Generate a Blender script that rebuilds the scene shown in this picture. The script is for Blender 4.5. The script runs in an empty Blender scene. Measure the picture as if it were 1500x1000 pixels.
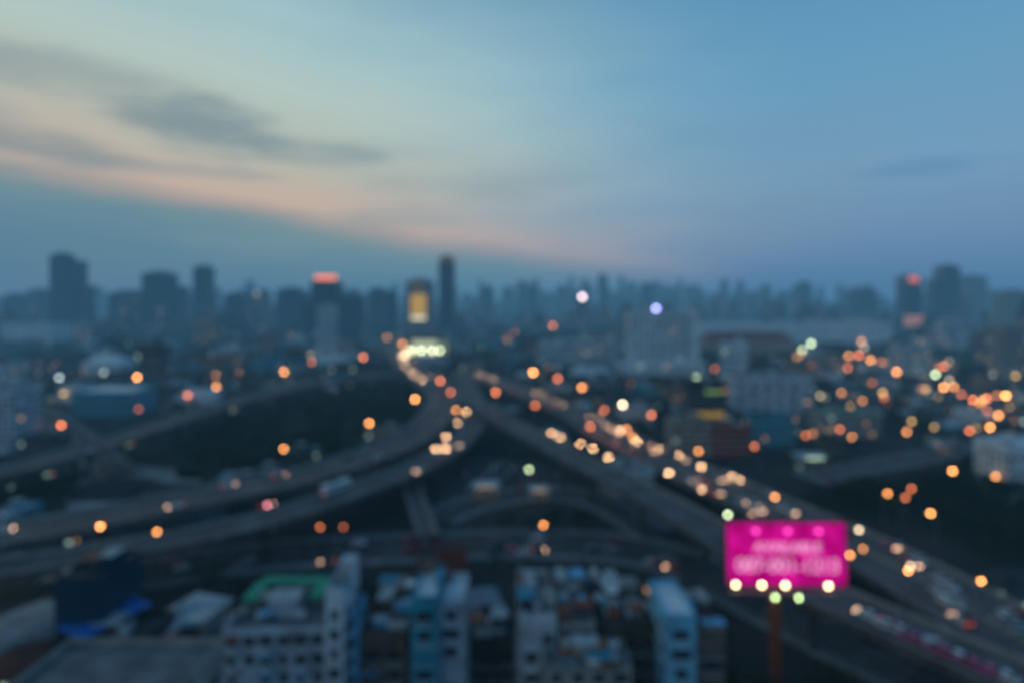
import bpy, math, random
from mathutils import Vector
random.seed(7)
R = random.random
U = random.uniform
H = 80.0      # eye height of the photographer's roof, metres
F = 833.0
def G(a, b, z=0.0):
    d = F*(H-z)/(b-440.0)
    return ((a-750.0)/F*d, d)
def lin(c):
    o = []
    for v in c[:3]:
        v = v/255.0
        o.append(v/12.92 if v <= 0.04045 else ((v+0.055)/1.055)**2.4)
    return (o[0], o[1], o[2], 1.0)
scene = bpy.context.scene
col = scene.collection
scene.view_settings.view_transform = 'Standard'
scene.view_settings.look = 'None'
scene.view_settings.exposure = 0

# ------------------------------------------------------------ node helpers
class NT:
    def __init__(s, tree): s.t = tree; s.n = tree.nodes; s.l = tree.links
    def put(s, sock, v):
        if isinstance(v, bpy.types.NodeSocket): s.l.new(v, sock)
        elif v is not None: sock.default_value = v
    def m(s, op, a, b=None, c=None, clamp=False):
        n = s.n.new('ShaderNodeMath'); n.operation = op; n.use_clamp = clamp
        s.put(n.inputs[0], a); s.put(n.inputs[1], b); s.put(n.inputs[2], c)
        return n.outputs[0]
    def mix(s, f, a, b, mode='MIX'):
        n = s.n.new('ShaderNodeMixRGB'); n.blend_type = mode
        s.put(n.inputs[0], f); s.put(n.inputs[1], a); s.put(n.inputs[2], b)
        return n.outputs[0]
    def ramp(s, f, stops, interp='LINEAR'):
        n = s.n.new('ShaderNodeValToRGB'); cr = n.color_ramp; cr.interpolation = interp
        while len(cr.elements) < len(stops): cr.elements.new(0.5)
        for e, (p, c) in zip(cr.elements, stops):
            e.position = p; e.color = c
        s.put(n.inputs[0], f); return n.outputs[0]
    def noise(s, vec, scale, detail=3, rough=0.5):
        n = s.n.new('ShaderNodeTexNoise'); n.inputs['Scale'].default_value = scale
        n.inputs['Detail'].default_value = detail; n.inputs['Roughness'].default_value = rough
        if vec is not None: s.l.new(vec, n.inputs['Vector'])
        return n.outputs[0]
    def mrange(s, v, a, b, c, d, smooth=False):
        n = s.n.new('ShaderNodeMapRange'); n.clamp = True
        if smooth: n.interpolation_type = 'SMOOTHSTEP'
        s.put(n.inputs[0], v)
        for i, q in enumerate((a, b, c, d)): n.inputs[i+1].default_value = q
        return n.outputs[0]

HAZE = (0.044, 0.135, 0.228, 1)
def haze_group():  # distance haze painted into each surface as emission, no air volume
    g = bpy.data.node_groups.new('surface_painted_haze', 'ShaderNodeTree')
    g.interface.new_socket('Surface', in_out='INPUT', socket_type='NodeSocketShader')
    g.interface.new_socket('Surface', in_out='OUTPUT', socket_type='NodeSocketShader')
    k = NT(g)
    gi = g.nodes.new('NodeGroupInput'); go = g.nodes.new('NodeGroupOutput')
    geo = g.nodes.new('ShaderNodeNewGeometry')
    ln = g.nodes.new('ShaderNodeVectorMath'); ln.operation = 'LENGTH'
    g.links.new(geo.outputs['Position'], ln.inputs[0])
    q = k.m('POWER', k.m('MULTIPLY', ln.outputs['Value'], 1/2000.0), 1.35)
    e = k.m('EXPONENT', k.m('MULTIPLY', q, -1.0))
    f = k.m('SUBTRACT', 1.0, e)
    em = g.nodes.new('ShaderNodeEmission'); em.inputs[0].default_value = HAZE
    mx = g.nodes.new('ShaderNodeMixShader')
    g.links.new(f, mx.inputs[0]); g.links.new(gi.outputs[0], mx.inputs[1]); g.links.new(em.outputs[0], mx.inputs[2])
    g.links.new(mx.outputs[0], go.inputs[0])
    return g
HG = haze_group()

MATS = {}
def mat(name, c, rough=0.8, nscale=0.3, amt=0.35, pal=None, metal=0.0, windows=False):
    if name in MATS: return MATS[name]
    m = bpy.data.materials.new(name); m.use_nodes = True; MATS[name] = m
    k = NT(m.node_tree); k.n.clear()
    geo = k.n.new('ShaderNodeNewGeometry')
    base = (c[0], c[1], c[2], 1)
    if pal:
        oi = k.n.new('ShaderNodeObjectInfo')
        st = [(i/len(pal), (p[0], p[1], p[2], 1)) for i, p in enumerate(pal)]
        src = oi.outputs['Random']
        if windows:
            src = k.noise(geo.outputs['Position'], 0.02, 0)
            src = k.mrange(src, 0.3, 0.7, 0, 1)
        base = k.ramp(src, st, 'CONSTANT')
    n1 = k.noise(geo.outputs['Position'], nscale, 5, 0.6)
    fac = k.mrange(n1, 0.3, 0.7, 1-amt, 1+amt)
    colr = k.mix(1.0, base, fac, 'MULTIPLY')
    emis = None
    if windows:
        sp = k.n.new('ShaderNodeSeparateXYZ'); k.l.new(geo.outputs['Position'], sp.inputs[0])
        a = k.m('DIVIDE', k.m('ADD', sp.outputs[0], sp.outputs[1]), 4.0)
        b = k.m('DIVIDE', sp.outputs[2], 3.4)
        wa = k.m('GREATER_THAN', k.m('FRACT', a), 0.35)
        wb = k.m('GREATER_THAN', k.m('FRACT', b), 0.45)
        nz = k.n.new('ShaderNodeSeparateXYZ'); k.l.new(geo.outputs['Normal'], nz.inputs[0])
        side = k.m('LESS_THAN', k.m('ABSOLUTE', nz.outputs[2]), 0.5)
        w = k.m('MULTIPLY', k.m('MULTIPLY', wa, wb), side)
        colr = k.mix(w, colr, (0.02, 0.035, 0.05, 1))
        cb = k.n.new('ShaderNodeCombineXYZ')
        k.l.new(k.m('FLOOR', a), cb.inputs[0]); k.l.new(k.m('FLOOR', b), cb.inputs[1])
        wn = k.n.new('ShaderNodeTexWhiteNoise'); k.l.new(cb.outputs[0], wn.inputs[0])
        lit = k.m('GREATER_THAN', wn.outputs[0], 0.965)
        emis = k.m('MULTIPLY', k.m('MULTIPLY', lit, w), 0.9)
    p = k.n.new('ShaderNodeBsdfPrincipled')
    k.l.new(colr, p.inputs['Base Color'])
    p.inputs['Roughness'].default_value = rough; p.inputs['Metallic'].default_value = metal
    p.inputs['Specular IOR Level'].default_value = 0.3
    if emis is not None:
        p.inputs['Emission Color'].default_value = (1, 0.6, 0.3, 1)
        k.l.new(emis, p.inputs['Emission Strength'])
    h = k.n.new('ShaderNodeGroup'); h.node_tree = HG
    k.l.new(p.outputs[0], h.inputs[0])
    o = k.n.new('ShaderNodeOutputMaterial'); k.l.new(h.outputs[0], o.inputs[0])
    m.cycles.emission_sampling = 'NONE'
    return m
def glow(name, c, s, sample=False):
    if name in MATS: return MATS[name]
    m = bpy.data.materials.new(name); m.use_nodes = True; MATS[name] = m
    k = NT(m.node_tree); k.n.clear()
    e = k.n.new('ShaderNodeEmission'); e.inputs[0].default_value = (c[0], c[1], c[2], 1); e.inputs[1].default_value = s
    o = k.n.new('ShaderNodeOutputMaterial'); k.l.new(e.outputs[0], o.inputs[0])
    m.cycles.emission_sampling = 'AUTO' if sample else 'NONE'
    return m

asphalt = mat('asphalt', (0.045, 0.043, 0.048), 0.75, 0.15, 0.35)
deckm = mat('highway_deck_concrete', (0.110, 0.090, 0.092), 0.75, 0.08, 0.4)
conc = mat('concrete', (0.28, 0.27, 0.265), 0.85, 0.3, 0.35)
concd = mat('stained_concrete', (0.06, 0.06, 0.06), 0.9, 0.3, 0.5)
fascia = mat('girder_concrete_painted_shade', (0.09, 0.08, 0.08), 0.9, 0.3, 0.5)  # concrete darkened to paint in the shade on outer deck edges
paint = mat('road_paint', (0.6, 0.6, 0.58), 0.6, 0.8, 0.3)
groundm = mat('city_ground', (0.026, 0.027, 0.027), 0.95, 0.03, 0.6)
lawn = mat('grass', (0.010, 0.022, 0.010), 0.95, 0.08, 0.5)
paving = mat('pale_paving', (0.24, 0.23, 0.22), 0.9, 0.05, 0.45)
bark = mat('bark', (0.05, 0.04, 0.03), 0.9, 3)
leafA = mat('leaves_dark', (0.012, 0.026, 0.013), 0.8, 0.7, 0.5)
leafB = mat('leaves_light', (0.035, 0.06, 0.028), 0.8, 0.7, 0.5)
glass = mat('window_glass', (0.03, 0.045, 0.06), 0.15, 0.5, 0.3)
trim = mat('pale_trim', (0.42, 0.44, 0.46), 0.8, 0.5, 0.3)
metal = mat('galvanised_metal', (0.25, 0.26, 0.27), 0.5, 0.5, 0.2, metal=0.5)
darkm = mat('dark_steel', (0.03, 0.03, 0.035), 0.5)
rust = mat('rusty_steel_post', (0.28, 0.08, 0.04), 0.7, 0.8)
white = mat('white_paint', (0.78, 0.8, 0.82), 0.6, 0.3, 0.2)
wpaint = mat('weathered_white_wall', (0.46, 0.51, 0.58), 0.8, 0.25, 0.45)
palewall = mat('clean_white_wall', (0.62, 0.66, 0.72), 0.8, 0.1, 0.25)
bluew = mat('light_blue_wall', (0.16, 0.44, 0.66), 0.8, 0.3, 0.3)
tealw = mat('teal_wall', (0.04, 0.27, 0.38), 0.8, 0.3, 0.3)
greenr = mat('green_roof_paint', (0.02, 0.34, 0.22), 0.7, 0.3, 0.3)
bluetarp = mat('blue_tarpaulin', (0.02, 0.16, 0.55), 0.6, 0.3, 0.3)
greyroof = mat('grey_roof', (0.15, 0.16, 0.175), 0.85, 0.3, 0.5)
darkroof = mat('dark_roof', (0.045, 0.05, 0.06), 0.85, 0.3, 0.5)
brownw = mat('brown_grey_wall', (0.16, 0.115, 0.095), 0.85, 0.3, 0.4)
beige = mat('beige_wall', (0.30, 0.23, 0.19), 0.85, 0.3, 0.3)
redroof = mat('red_tile_roof', (0.24, 0.06, 0.045), 0.85, 0.3, 0.3)
bluedark = mat('tower_glass_blue', (0.018, 0.05, 0.085), 0.3, 0.05, 0.3)
litwarm = glow('lit_window_warm', (1, 0.55, 0.22), 0.7)
litcool = glow('lit_window_cool', (0.7, 1.0, 0.85), 0.6)
wallV = mat('city_wall', (0.2, 0.2, 0.2), 0.85, 0.3, 0.35,
   pal=[(.12,.14,.16),(.46,.50,.56),(.05,.055,.06),(.30,.17,.13),(.58,.63,.70),(.08,.22,.30),(.05,.045,.045),(.30,.24,.20),(.08,.08,.08),(.34,.36,.38),(.05,.06,.07)])
roofV = mat('city_roof', (0.2, 0.2, 0.2), 0.85, 0.2, 0.5,
   pal=[(.05,.055,.06),(.12,.13,.14),(.03,.10,.13),(.15,.045,.03),(.03,.033,.038),(.50,.54,.60),(.06,.055,.055),(.04,.14,.13),(.05,.045,.04),(.24,.27,.31),(.03,.03,.03),(.04,.04,.05)])
farV = mat('distant_city_wall', (0.2, 0.2, 0.2), 0.85, 0.05, 0.4, windows=True,
   pal=[(.04,.05,.07),(.20,.22,.25),(.03,.035,.04),(.42,.44,.48),(.06,.05,.045),(.14,.17,.20)])

# ------------------------------------------------------------ mesh builder
class MB:
    def __init__(s): s.v = []; s.f = []; s.mi = []; s.ms = []
    def mid(s, m):
        if m not in s.ms: s.ms.append(m)
        return s.ms.index(m)
    def poly(s, pts, m):
        b = len(s.v); s.v += [tuple(p) for p in pts]
        s.f.append(tuple(range(b, b+len(pts)))); s.mi.append(s.mid(m))
    def box(s, cx, cy, z0, sx, sy, sz, m, top=None, rot=0.0, taper=1.0):
        b = len(s.v); c, n = math.cos(rot), math.sin(rot)
        for zz, t in ((z0, 1.0), (z0+sz, taper)):
            for dx, dy in ((-1,-1),(1,-1),(1,1),(-1,1)):
                x = dx*sx/2*t; y = dy*sy/2*t
                s.v.append((cx+x*c-y*n, cy+x*n+y*c, zz))
        k = s.mid(m)
        for q in ((0,3,2,1),(0,1,5,4),(1,2,6,5),(2,3,7,6),(3,0,4,7)):
            s.f.append(tuple(b+i for i in q)); s.mi.append(k)
        s.f.append((b+4,b+5,b+6,b+7)); s.mi.append(s.mid(top) if top else k)
    def cyl(s, p0, p1, r0, r1, m, n=8, cap=True):
        p0 = Vector(p0); p1 = Vector(p1); d = (p1-p0).normalized()
        a = Vector((1,0,0)) if abs(d.x) < 0.8 else Vector((0,1,0))
        u = d.cross(a).normalized(); w = d.cross(u)
        b = len(s.v); k = s.mid(m)
        for p, r in ((p0, r0), (p1, r1)):
            for i in range(n):
                t = 2*math.pi*i/n
                s.v.append(tuple(p+u*(r*math.cos(t))+w*(r*math.sin(t))))
        for i in range(n):
            j = (i+1) % n
            s.f.append((b+i, b+j, b+n+j, b+n+i)); s.mi.append(k)
        if cap:
            s.f.append(tuple(b+n+i for i in range(n))); s.mi.append(k)
            s.f.append(tuple(b+n-1-i for i in range(n))); s.mi.append(k)
    def ball(s, c, rx, ry, rz, m, nu=10, nv=6):
        b = len(s.v); k = s.mid(m)
        s.v.append((c[0], c[1], c[2]+rz))
        for j in range(1, nv):
            for i in range(nu):
                t = math.pi*j/nv; q = 2*math.pi*i/nu
                s.v.append((c[0]+rx*math.sin(t)*math.cos(q), c[1]+ry*math.sin(t)*math.sin(q), c[2]+rz*math.cos(t)))
        s.v.append((c[0], c[1], c[2]-rz)); e = len(s.v)-1
        for i in range(nu):
            j2 = (i+1) % nu
            s.f.append((b, b+1+i, b+1+j2)); s.mi.append(k)
            for j in range(nv-2):
                o = b+1+j*nu
                s.f.append((o+i, o+nu+i, o+nu+j2, o+j2)); s.mi.append(k)
            o = b+1+(nv-2)*nu
            s.f.append((o+i, e, o+j2)); s.mi.append(k)
    def mesh(s, name):
        me = bpy.data.meshes.new(name); me.from_pydata(s.v, [], s.f)
        for m in s.ms: me.materials.append(m)
        me.polygons.foreach_set('material_index', s.mi); me.update()
        return me
    def obj(s, name, parent=None):
        o = bpy.data.objects.new(name, s.mesh(name)); col.objects.link(o)
        if parent: o.parent = parent
        return o
def inst(name, me, x, y, z=0, rot=0, sc=(1,1,1)):
    o = bpy.data.objects.new(name, me); col.objects.link(o)
    o.location = (x, y, z); o.rotation_euler = (0, 0, rot); o.scale = sc
    return o

# ------------------------------------------------------------ ground
g = MB()
rings = [0, 60, 150, 400, 1000, 3000, 9000, 30000]; n = 48
for i in range(len(rings)-1):
    for j in range(n):
        a0 = 2*math.pi*j/n; a1 = 2*math.pi*(j+1)/n
        p = [(rings[i]*math.cos(a0), rings[i]*math.sin(a0), 0), (rings[i+1]*math.cos(a0), rings[i+1]*math.sin(a0), 0),
             (rings[i+1]*math.cos(a1), rings[i+1]*math.sin(a1), 0), (rings[i]*math.cos(a1), rings[i]*math.sin(a1), 0)]
        if i: g.poly(p, groundm)
        else: g.poly([(0,0,0), p[1], p[2]], groundm)
g.obj('ground')

# ------------------------------------------------------------ roads
def catmull(P, step=8.0):
    out = []
    Q = [P[0]]+P+[P[-1]]
    for i in range(1, len(Q)-2):
        a, b, c, d = [Vector(q) for q in Q[i-1:i+3]]
        n = max(2, int((c-b).length/step))
        for j in range(n):
            t = j/n
            out.append(0.5*((2*b)+(c-a)*t+(2*a-5*b+4*c-d)*t*t+(3*b-a-3*c+d)*t**3))
    out.append(Vector(Q[-2])); return out
ROADS = []
def road(name, pts, z, w, elevated=True, lanes=3, surf=None, piers=True):
    if isinstance(z, (int, float)): z = [z]*len(pts)
    P = [(*G(a, b, zz), zz) for (a, b), zz in zip(pts, z)]
    L = catmull(P); n = len(L)
    T = []
    for i in range(n):
        t = L[min(i+1, n-1)]-L[max(i-1, 0)]; t.z = 0; t.normalize(); T.append(t)
    N = [Vector((-t.y, t.x, 0)) for t in T]
    mb = MB(); hw = w/2; surf = surf or deckm
    def strip(o0, z0, o1, z1, m, i0=0, i1=n-1):
        for i in range(i0, i1):
            a = L[i]+N[i]*o0; b = L[i]+N[i]*o1; c = L[i+1]+N[i+1]*o1; d = L[i+1]+N[i+1]*o0
            mb.poly([(a.x,a.y,a.z+z0),(b.x,b.y,b.z+z1),(c.x,c.y,c.z+z1),(d.x,d.y,d.z+z0)], m)
    strip(-hw, 0, hw, 0, surf)
    if elevated:
        for sg in (-1, 1):
            strip(sg*hw, 0, sg*hw, 1.1, conc); strip(sg*hw, 1.1, sg*(hw+.45), 1.1, conc)
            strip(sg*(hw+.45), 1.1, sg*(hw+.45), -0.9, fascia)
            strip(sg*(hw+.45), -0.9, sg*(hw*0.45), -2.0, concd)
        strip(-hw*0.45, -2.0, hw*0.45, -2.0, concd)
        if lanes >= 6:
            strip(-.3, 0.02, -.12, 0.9, conc); strip(-.12, .9, .12, .9, conc); strip(.12, .9, .3, 0.02, conc)
        if piers:
            acc = 0
            for i in range(1, n-1):
                acc += (L[i]-L[i-1]).length
                if acc > 32 and L[i].y < 900:
                    acc = 0; ang = math.atan2(N[i].y, N[i].x); zz = L[i].z-2.05
                    if zz > 2:
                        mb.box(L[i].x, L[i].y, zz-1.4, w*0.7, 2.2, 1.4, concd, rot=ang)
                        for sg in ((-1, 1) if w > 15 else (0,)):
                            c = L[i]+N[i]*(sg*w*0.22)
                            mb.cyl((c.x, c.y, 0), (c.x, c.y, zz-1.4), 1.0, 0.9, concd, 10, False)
    else:
        for sg in (-1, 1):
            strip(sg*hw, 0, sg*hw, 0.13, conc); strip(sg*hw, 0.13, sg*(hw+3), 0.13, greyroof); strip(sg*(hw+3), .13, sg*(hw+3), -.2, conc)
    for sg in (-1, 1): strip(sg*(hw-.7), 0.012, sg*(hw-.55), 0.012, paint)
    for k in range(1, lanes):
        o = -hw+w*k/lanes
        if lanes >= 6 and abs(o) < 0.5: continue
        for i in range(0, n-1, 2): strip(o-.08, 0.012, o+.08, 0.012, paint, i, i+1)
    mb.obj(name)
    ROADS.append(dict(name=name, L=L, T=T, N=N, w=w, z=L))
    return ROADS[-1]
trunk = road('expressway_trunk', [(840,461),(740,468),(650,479),(595,491),(573,504),(584,524),(612,545),(640,568)], 13, 26, lanes=6)
lup = road('expressway_curve', [(640,568),(648,590),(630,620),(590,648),(520,675),(420,703),(300,728),(150,758),(0,785),(-160,805)], 13.02, 20, lanes=4)
llo = road('expressway_ramp', [(668,545),(690,575),(694,610),(674,645),(620,680),(540,712),(430,750),(300,783),(150,810),(0,833),(-160,850)], 10, 13, lanes=3)
rex = road('elevated_expressway', [(640,560),(700,595),(760,628),(830,665),(900,700),(980,742),(1060,790),(1140,842),(1250,892),(1380,948),(1500,998),(1650,1060)], 13.04, 13, lanes=4)
rtr = road('traffic_avenue', [(690,548),(760,572),(830,600),(900,640),(970,675),(1040,705),(1130,745),(1220,785),(1310,830),(1400,880),(1500,940),(1640,1010)], 8, 24, lanes=6)
fleft = road('flyover', [(612,545),(540,552),(470,560),(390,577),(300,602),(210,632),(120,660),(30,685),(-100,715)], 12, 17, lanes=4)
front = road('street', [(-200,905),(0,872),(200,838),(400,812),(600,800),(750,795),(900,800),(1000,822),(1080,860),(1200,920),(1400,1010)], 0.1, 17, elevated=False, lanes=4, surf=asphalt)
cross = road('cross_street_flyover', [(1185,703),(1250,690),(1350,672),(1450,655),(1620,640)], 9, 15, lanes=4)
link = road('link_bridge', [(597,690),(610,735),(628,785)], 5, 6, lanes=1)
road('side_street', [(640,760),(700,735),(800,720),(880,735),(960,780)], 0.06, 12, elevated=False, lanes=2, surf=asphalt)
road('avenue', [(1010,650),(1120,620),(1250,600),(1380,590),(1560,575)], 0.06, 16, elevated=False, lanes=4, surf=asphalt)
road('boulevard', [(1560,650),(1440,590),(1340,545),(1270,520),(1200,500),(1150,488)], 0.06, 20, elevated=False, lanes=4, surf=asphalt)
road('lane', [(180,700),(90,622),(30,590),(-60,560)], 0.06, 12, elevated=False, lanes=2, surf=asphalt)
def near_road(x, y, extra):
    for r in ROADS:
        lim = r['w']/2+extra; l2 = lim*lim
        for p in r['L']:
            if (p.x-x)**2+(p.y-y)**2 < l2: return True
    return False

def area(name, pts, m, z=0.03):
    mb = MB(); mb.poly([(*G(a, b, 0), z) for a, b in pts], m); mb.obj(name)
PARK = [(250,640),(330,610),(440,588),(560,572),(618,580),(612,612),(560,650),(470,680),(360,705),(260,700)]
area('park_lawn', PARK, lawn)
area('pale_plaza', [(90,735),(120,700),(200,680),(290,690),(300,720),(200,742)], paving)
area('parking_lot', [(640,690),(700,668),(800,680),(830,705),(700,725),(645,735)], asphalt)
area('verge_lawn', [(1170,735),(1200,700),(1300,705),(1500,700),(1620,760),(1620,850),(1500,850),(1350,770)], lawn)
area('roadside_lawn', [(660,640),(760,640),(830,680),(740,665),(670,670)], lawn, 0.04)
def inpoly(x, y, poly):
    c = False; n = len(poly); j = n-1
    for i in range(n):
        xi, yi = poly[i]; xj, yj = poly[j]
        if (yi > y) != (yj > y) and x < (xj-xi)*(y-yi)/(yj-yi)+xi: c = not c
        j = i
    return c
def wp(poly): return [G(a, b, 0) for a, b in poly]
KEEP = [wp(p) for p in (PARK, [(90,735),(120,700),(200,680),(290,690),(300,720),(200,742)],
   [(630,750),(660,650),(720,640),(840,680),(900,750),(760,770)],
   [(1150,790),(1170,735),(1200,690),(1300,700),(1500,700),(1700,760),(1700,900),(1500,870),(1350,790)])]

# ------------------------------------------------------------ trees
def tree_mesh(seed, h=10.0, cr=4.2):
    rr = random.Random(seed); mb = MB()
    mb.cyl((0,0,0), (0.2,0.1,h*0.45), 0.35, 0.2, bark, 7)
    cl = []
    for i in range(6):
        a = i*1.05+rr.random(); r = cr*rr.uniform(.4,.75)
        e = (math.cos(a)*r, math.sin(a)*r, h*rr.uniform(.55,.82))
        mb.cyl((0.2,0.1,h*rr.uniform(.3,.44)), e, 0.14, 0.05, bark, 5)
        cl.append(e)
    mb.cyl((0.2,0.1,h*.44), (0,0,h*.9), 0.18, 0.05, bark, 5)
    for i in range(12):
        a = rr.random()*6.28; r = cr*math.sqrt(rr.random())*.85
        cl.append((math.cos(a)*r, math.sin(a)*r, h*(.5+.45*rr.random()*(1-r/cr*.5))))
    for c in cl:
        s = rr.uniform(.9, 1.6)
        for k in range(34):
            d = Vector((rr.gauss(0,1), rr.gauss(0,1), rr.gauss(0,.75))); d.normalize()
            p = Vector(c)+d*s*rr.uniform(.5,1.0)
            u = Vector((rr.gauss(0,1), rr.gauss(0,1), rr.gauss(0,1))).normalized()
            v = u.cross(d+Vector((.1,.2,.3))).normalized(); q = rr.uniform(.22,.42)
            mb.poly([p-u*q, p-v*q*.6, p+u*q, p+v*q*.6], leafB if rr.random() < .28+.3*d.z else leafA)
    return mb.mesh('tree')
TREES = [tree_mesh(i, 10+i, 4+.4*i) for i in range(4)]
def tree(x, y, s=1.0):
    inst('tree', random.choice(TREES), x, y, 0, R()*6.28, (s*U(.85,1.2), s*U(.85,1.2), s*U(.8,1.1)))
def trees_in(poly, n, s=1.0, gap=2):
    P = wp(poly); xs = [p[0] for p in P]; ys = [p[1] for p in P]; c = 0; tr = 0
    while c < n and tr < n*30:
        tr += 1; x = U(min(xs), max(xs)); y = U(min(ys), max(ys))
        if inpoly(x, y, P) and not near_road(x, y, gap): tree(x, y, s); c += 1
trees_in(PARK, 230, 1.0)
trees_in([(1190,735),(1210,705),(1280,705),(1300,760)], 22, 1.0)
trees_in([(1330,740),(1400,700),(1500,700),(1580,760),(1600,850),(1480,830)], 70, 1.0)
trees_in([(670,660),(760,640),(850,690),(740,670)], 14, .7)
trees_in([(0,760),(0,700),(90,690),(110,720),(60,760)], 26, 1.0)
trees_in([(930,790),(960,770),(1010,800),(1020,825)], 8, .9, 0)
trees_in([(500,800),(640,780),(700,780),(860,765),(960,790),(900,800)], 14, .6, 1)
for i in range(9): tree(U(38, 62), U(92, 106), 1.1)

# ------------------------------------------------------------ buildings
JUNKM = [white, conc, trim, tealw, bluew, rust, darkroof, greyroof, metal, brownw, wpaint, darkroof]
def block(mb, w, d, h, wall, roof, fh=3.2, bay=3.2, lit=0.05, balcony=False, clutter=True, hip=False, rs=None, wins=True, cx=0, cy=0, junk=0):
    rs = rs or random
    mb.box(cx, cy, 0, w, d, h, wall, top=roof)
    nf = max(1, int(h/fh))
    if wins:
        for f in range(nf):
            z = f*fh+1.0
            if z+1.6 > h: break
            for (L, ox, oy, ax) in ((w, 0, -1, 0), (w, 0, 1, 0), (d, -1, 0, 1), (d, 1, 0, 1)):
                nb = max(1, int(L/bay))
                for b in range(nb):
                    if rs.random() < .12: continue
                    t = (b+.5)/nb*L-L/2; ww = L/nb*rs.choice((.4, .52, .66))
                    m = glass
                    q = rs.random()
                    if q < lit: m = litwarm if q < lit*.7 else litcool
                    if ax == 0:
                        mb.box(cx+t, cy+oy*(d/2+.01), z, ww, .1, 1.35, m)
                        mb.box(cx+t, cy+oy*(d/2+.12), z-.15, ww+.3, .28, .12, trim)
                        if balcony and b % 2 == 0 and oy == -1:
                            mb.box(cx+t, cy-d/2-.65, z-1.0, ww+.9, 1.25, .15, trim)
                            mb.box(cx+t, cy-d/2-1.22, z-.85, ww+.9, .08, .95, wall)
                            mb.box(cx+t+ww*.3, cy-d/2-.6, z-.85, .8, .5, .6, white)
                            if rs.random() < .5: mb.box(cx+t, cy-d/2-.8, z+1.5, ww+1, 1.5, .08, rs.choice((rust, bluew, darkroof, tealw)))
                    else:
                        mb.box(cx+ox*(w/2+.01), cy+t, z, .1, ww, 1.35, m)
                        mb.box(cx+ox*(w/2+.12), cy+t, z-.15, .28, ww+.3, .12, trim)
            if f and fh*f < h-1: mb.box(cx, cy, f*fh-.12, w+.16, d+.16, .2, trim)
    if hip:
        b = h+.01; e = .6; r = h+min(w, d)*.28
        A = [(cx-w/2-e, cy-d/2-e, b), (cx+w/2+e, cy-d/2-e, b), (cx+w/2+e, cy+d/2+e, b), (cx-w/2-e, cy+d/2+e, b)]
        r0 = (cx-w/2+d*.3, cy, r); r1 = (cx+w/2-d*.3, cy, r)
        mb.poly([A[0], A[1], r1, r0], roof); mb.poly([A[1], A[2], r1], roof); mb.poly([A[2], A[3], r0, r1], roof); mb.poly([A[3], A[0], r0], roof)
        return
    for (x, y, sx, sy) in ((0, -d/2+.1, w, .2), (0, d/2-.1, w, .2), (-w/2+.1, 0, .2, d-.42), (w/2-.1, 0, .2, d-.42)):
        mb.box(cx+x, cy+y, h+.002, sx, sy, .8, wall)
    if clutter:
        sx = rs.uniform(-.25, .25)*w; sy = rs.uniform(-.1, .25)*d
        mb.box(cx+sx, cy+sy, h+.004, min(4.5, w*.3), min(4, d*.35), 2.7, wall, top=roof)
        mb.box(cx+sx, cy+sy, h+2.71, min(5, w*.33), min(4.4, d*.39), .18, trim)
        for i in range(int(w*d/60)+1):
            x = rs.uniform(-.42, .42)*w; y = rs.uniform(-.42, .42)*d
            if abs(x-sx) < 3.2 and abs(y-sy) < 3: continue
            if rs.random() < .5:
                mb.cyl((cx+x, cy+y, h), (cx+x, cy+y, h+1.6), .7, .7, metal, 10)
            else: mb.box(cx+x, cy+y, h+.003, 1.6, 1.1, 1.0, white if rs.random() < .4 else metal)
    for i in range(junk):
        x = rs.uniform(-.4, .4)*w; y = rs.uniform(-.4, .4)*d; q = rs.random()
        if q < .55:
            a = rs.uniform(1.2, 3.6); b_ = rs.uniform(1.2, 3.2); hh = rs.uniform(.9, 2.6)
            mb.box(cx+x, cy+y, h+.005+i*.0011, a, b_, hh, rs.choice(JUNKM)); mb.box(cx+x, cy+y, h+hh+.01+i*.0013, a+.5, b_+.5, .1, rs.choice(JUNKM), rot=.03)
        elif q < .75: mb.cyl((cx+x, cy+y, h), (cx+x, cy+y, h+1.7), .65, .65, rs.choice((metal, bluew, white)), 12)
        else:
            mb.cyl((cx+x, cy+y, h), (cx+x, cy+y, h+rs.uniform(3, 5)), .05, .04, metal, 5)
            mb.box(cx+x, cy+y, h+.006+i*.0012, 1.4, .8, .9, white)
LIB = []
rl = random.Random(3)
for nm, w, d, h, kw in (
    ('shophouse_row', 32, 12, 9.6, dict(bay=4, balcony=True)), ('shophouse_row', 24, 13, 11, dict(bay=4)),
    ('townhouse', 12, 10, 6.6, dict(hip=True)), ('townhouse', 15, 10, 6.4, dict(hip=True)),
    ('warehouse', 38, 22, 7.5, dict(hip=True, bay=7, fh=6)), ('apartment_building', 20, 14, 13, dict(balcony=True)),
    ('office_building', 22, 16, 12.5, dict(bay=2.4)), ('townhouse', 18, 12, 7, dict(hip=True))):
    mb = MB(); block(mb, w, d, h, wallV, roofV, rs=rl, lit=.06, **kw); LIB.append((nm, mb.mesh(nm), max(w, d), h))

BOXES = []
def bld(name, x0, x1, yb, yt, depth, wall, roof, rot=0, fromtop=None, **kw):
    if fromtop: z, yf = fromtop; D = F*(H-z)/(yf-440)
    else: D = F*H/(yb-440); z = H-D*(yt-440)/F
    xa = (x0-750)/F*D; xb = (x1-750)/F*D
    mb = MB(); block(mb, xb-xa, depth, z, wall, roof, **kw)
    o = mb.obj(name); o.location = ((xa+xb)/2, D+depth/2, 0); o.rotation_euler = (0, 0, rot)
    BOXES.append(((xa+xb)/2, D+depth/2, max(xb-xa, depth)/2+4, z))
    return o, (xa, xb, D, z)
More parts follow.
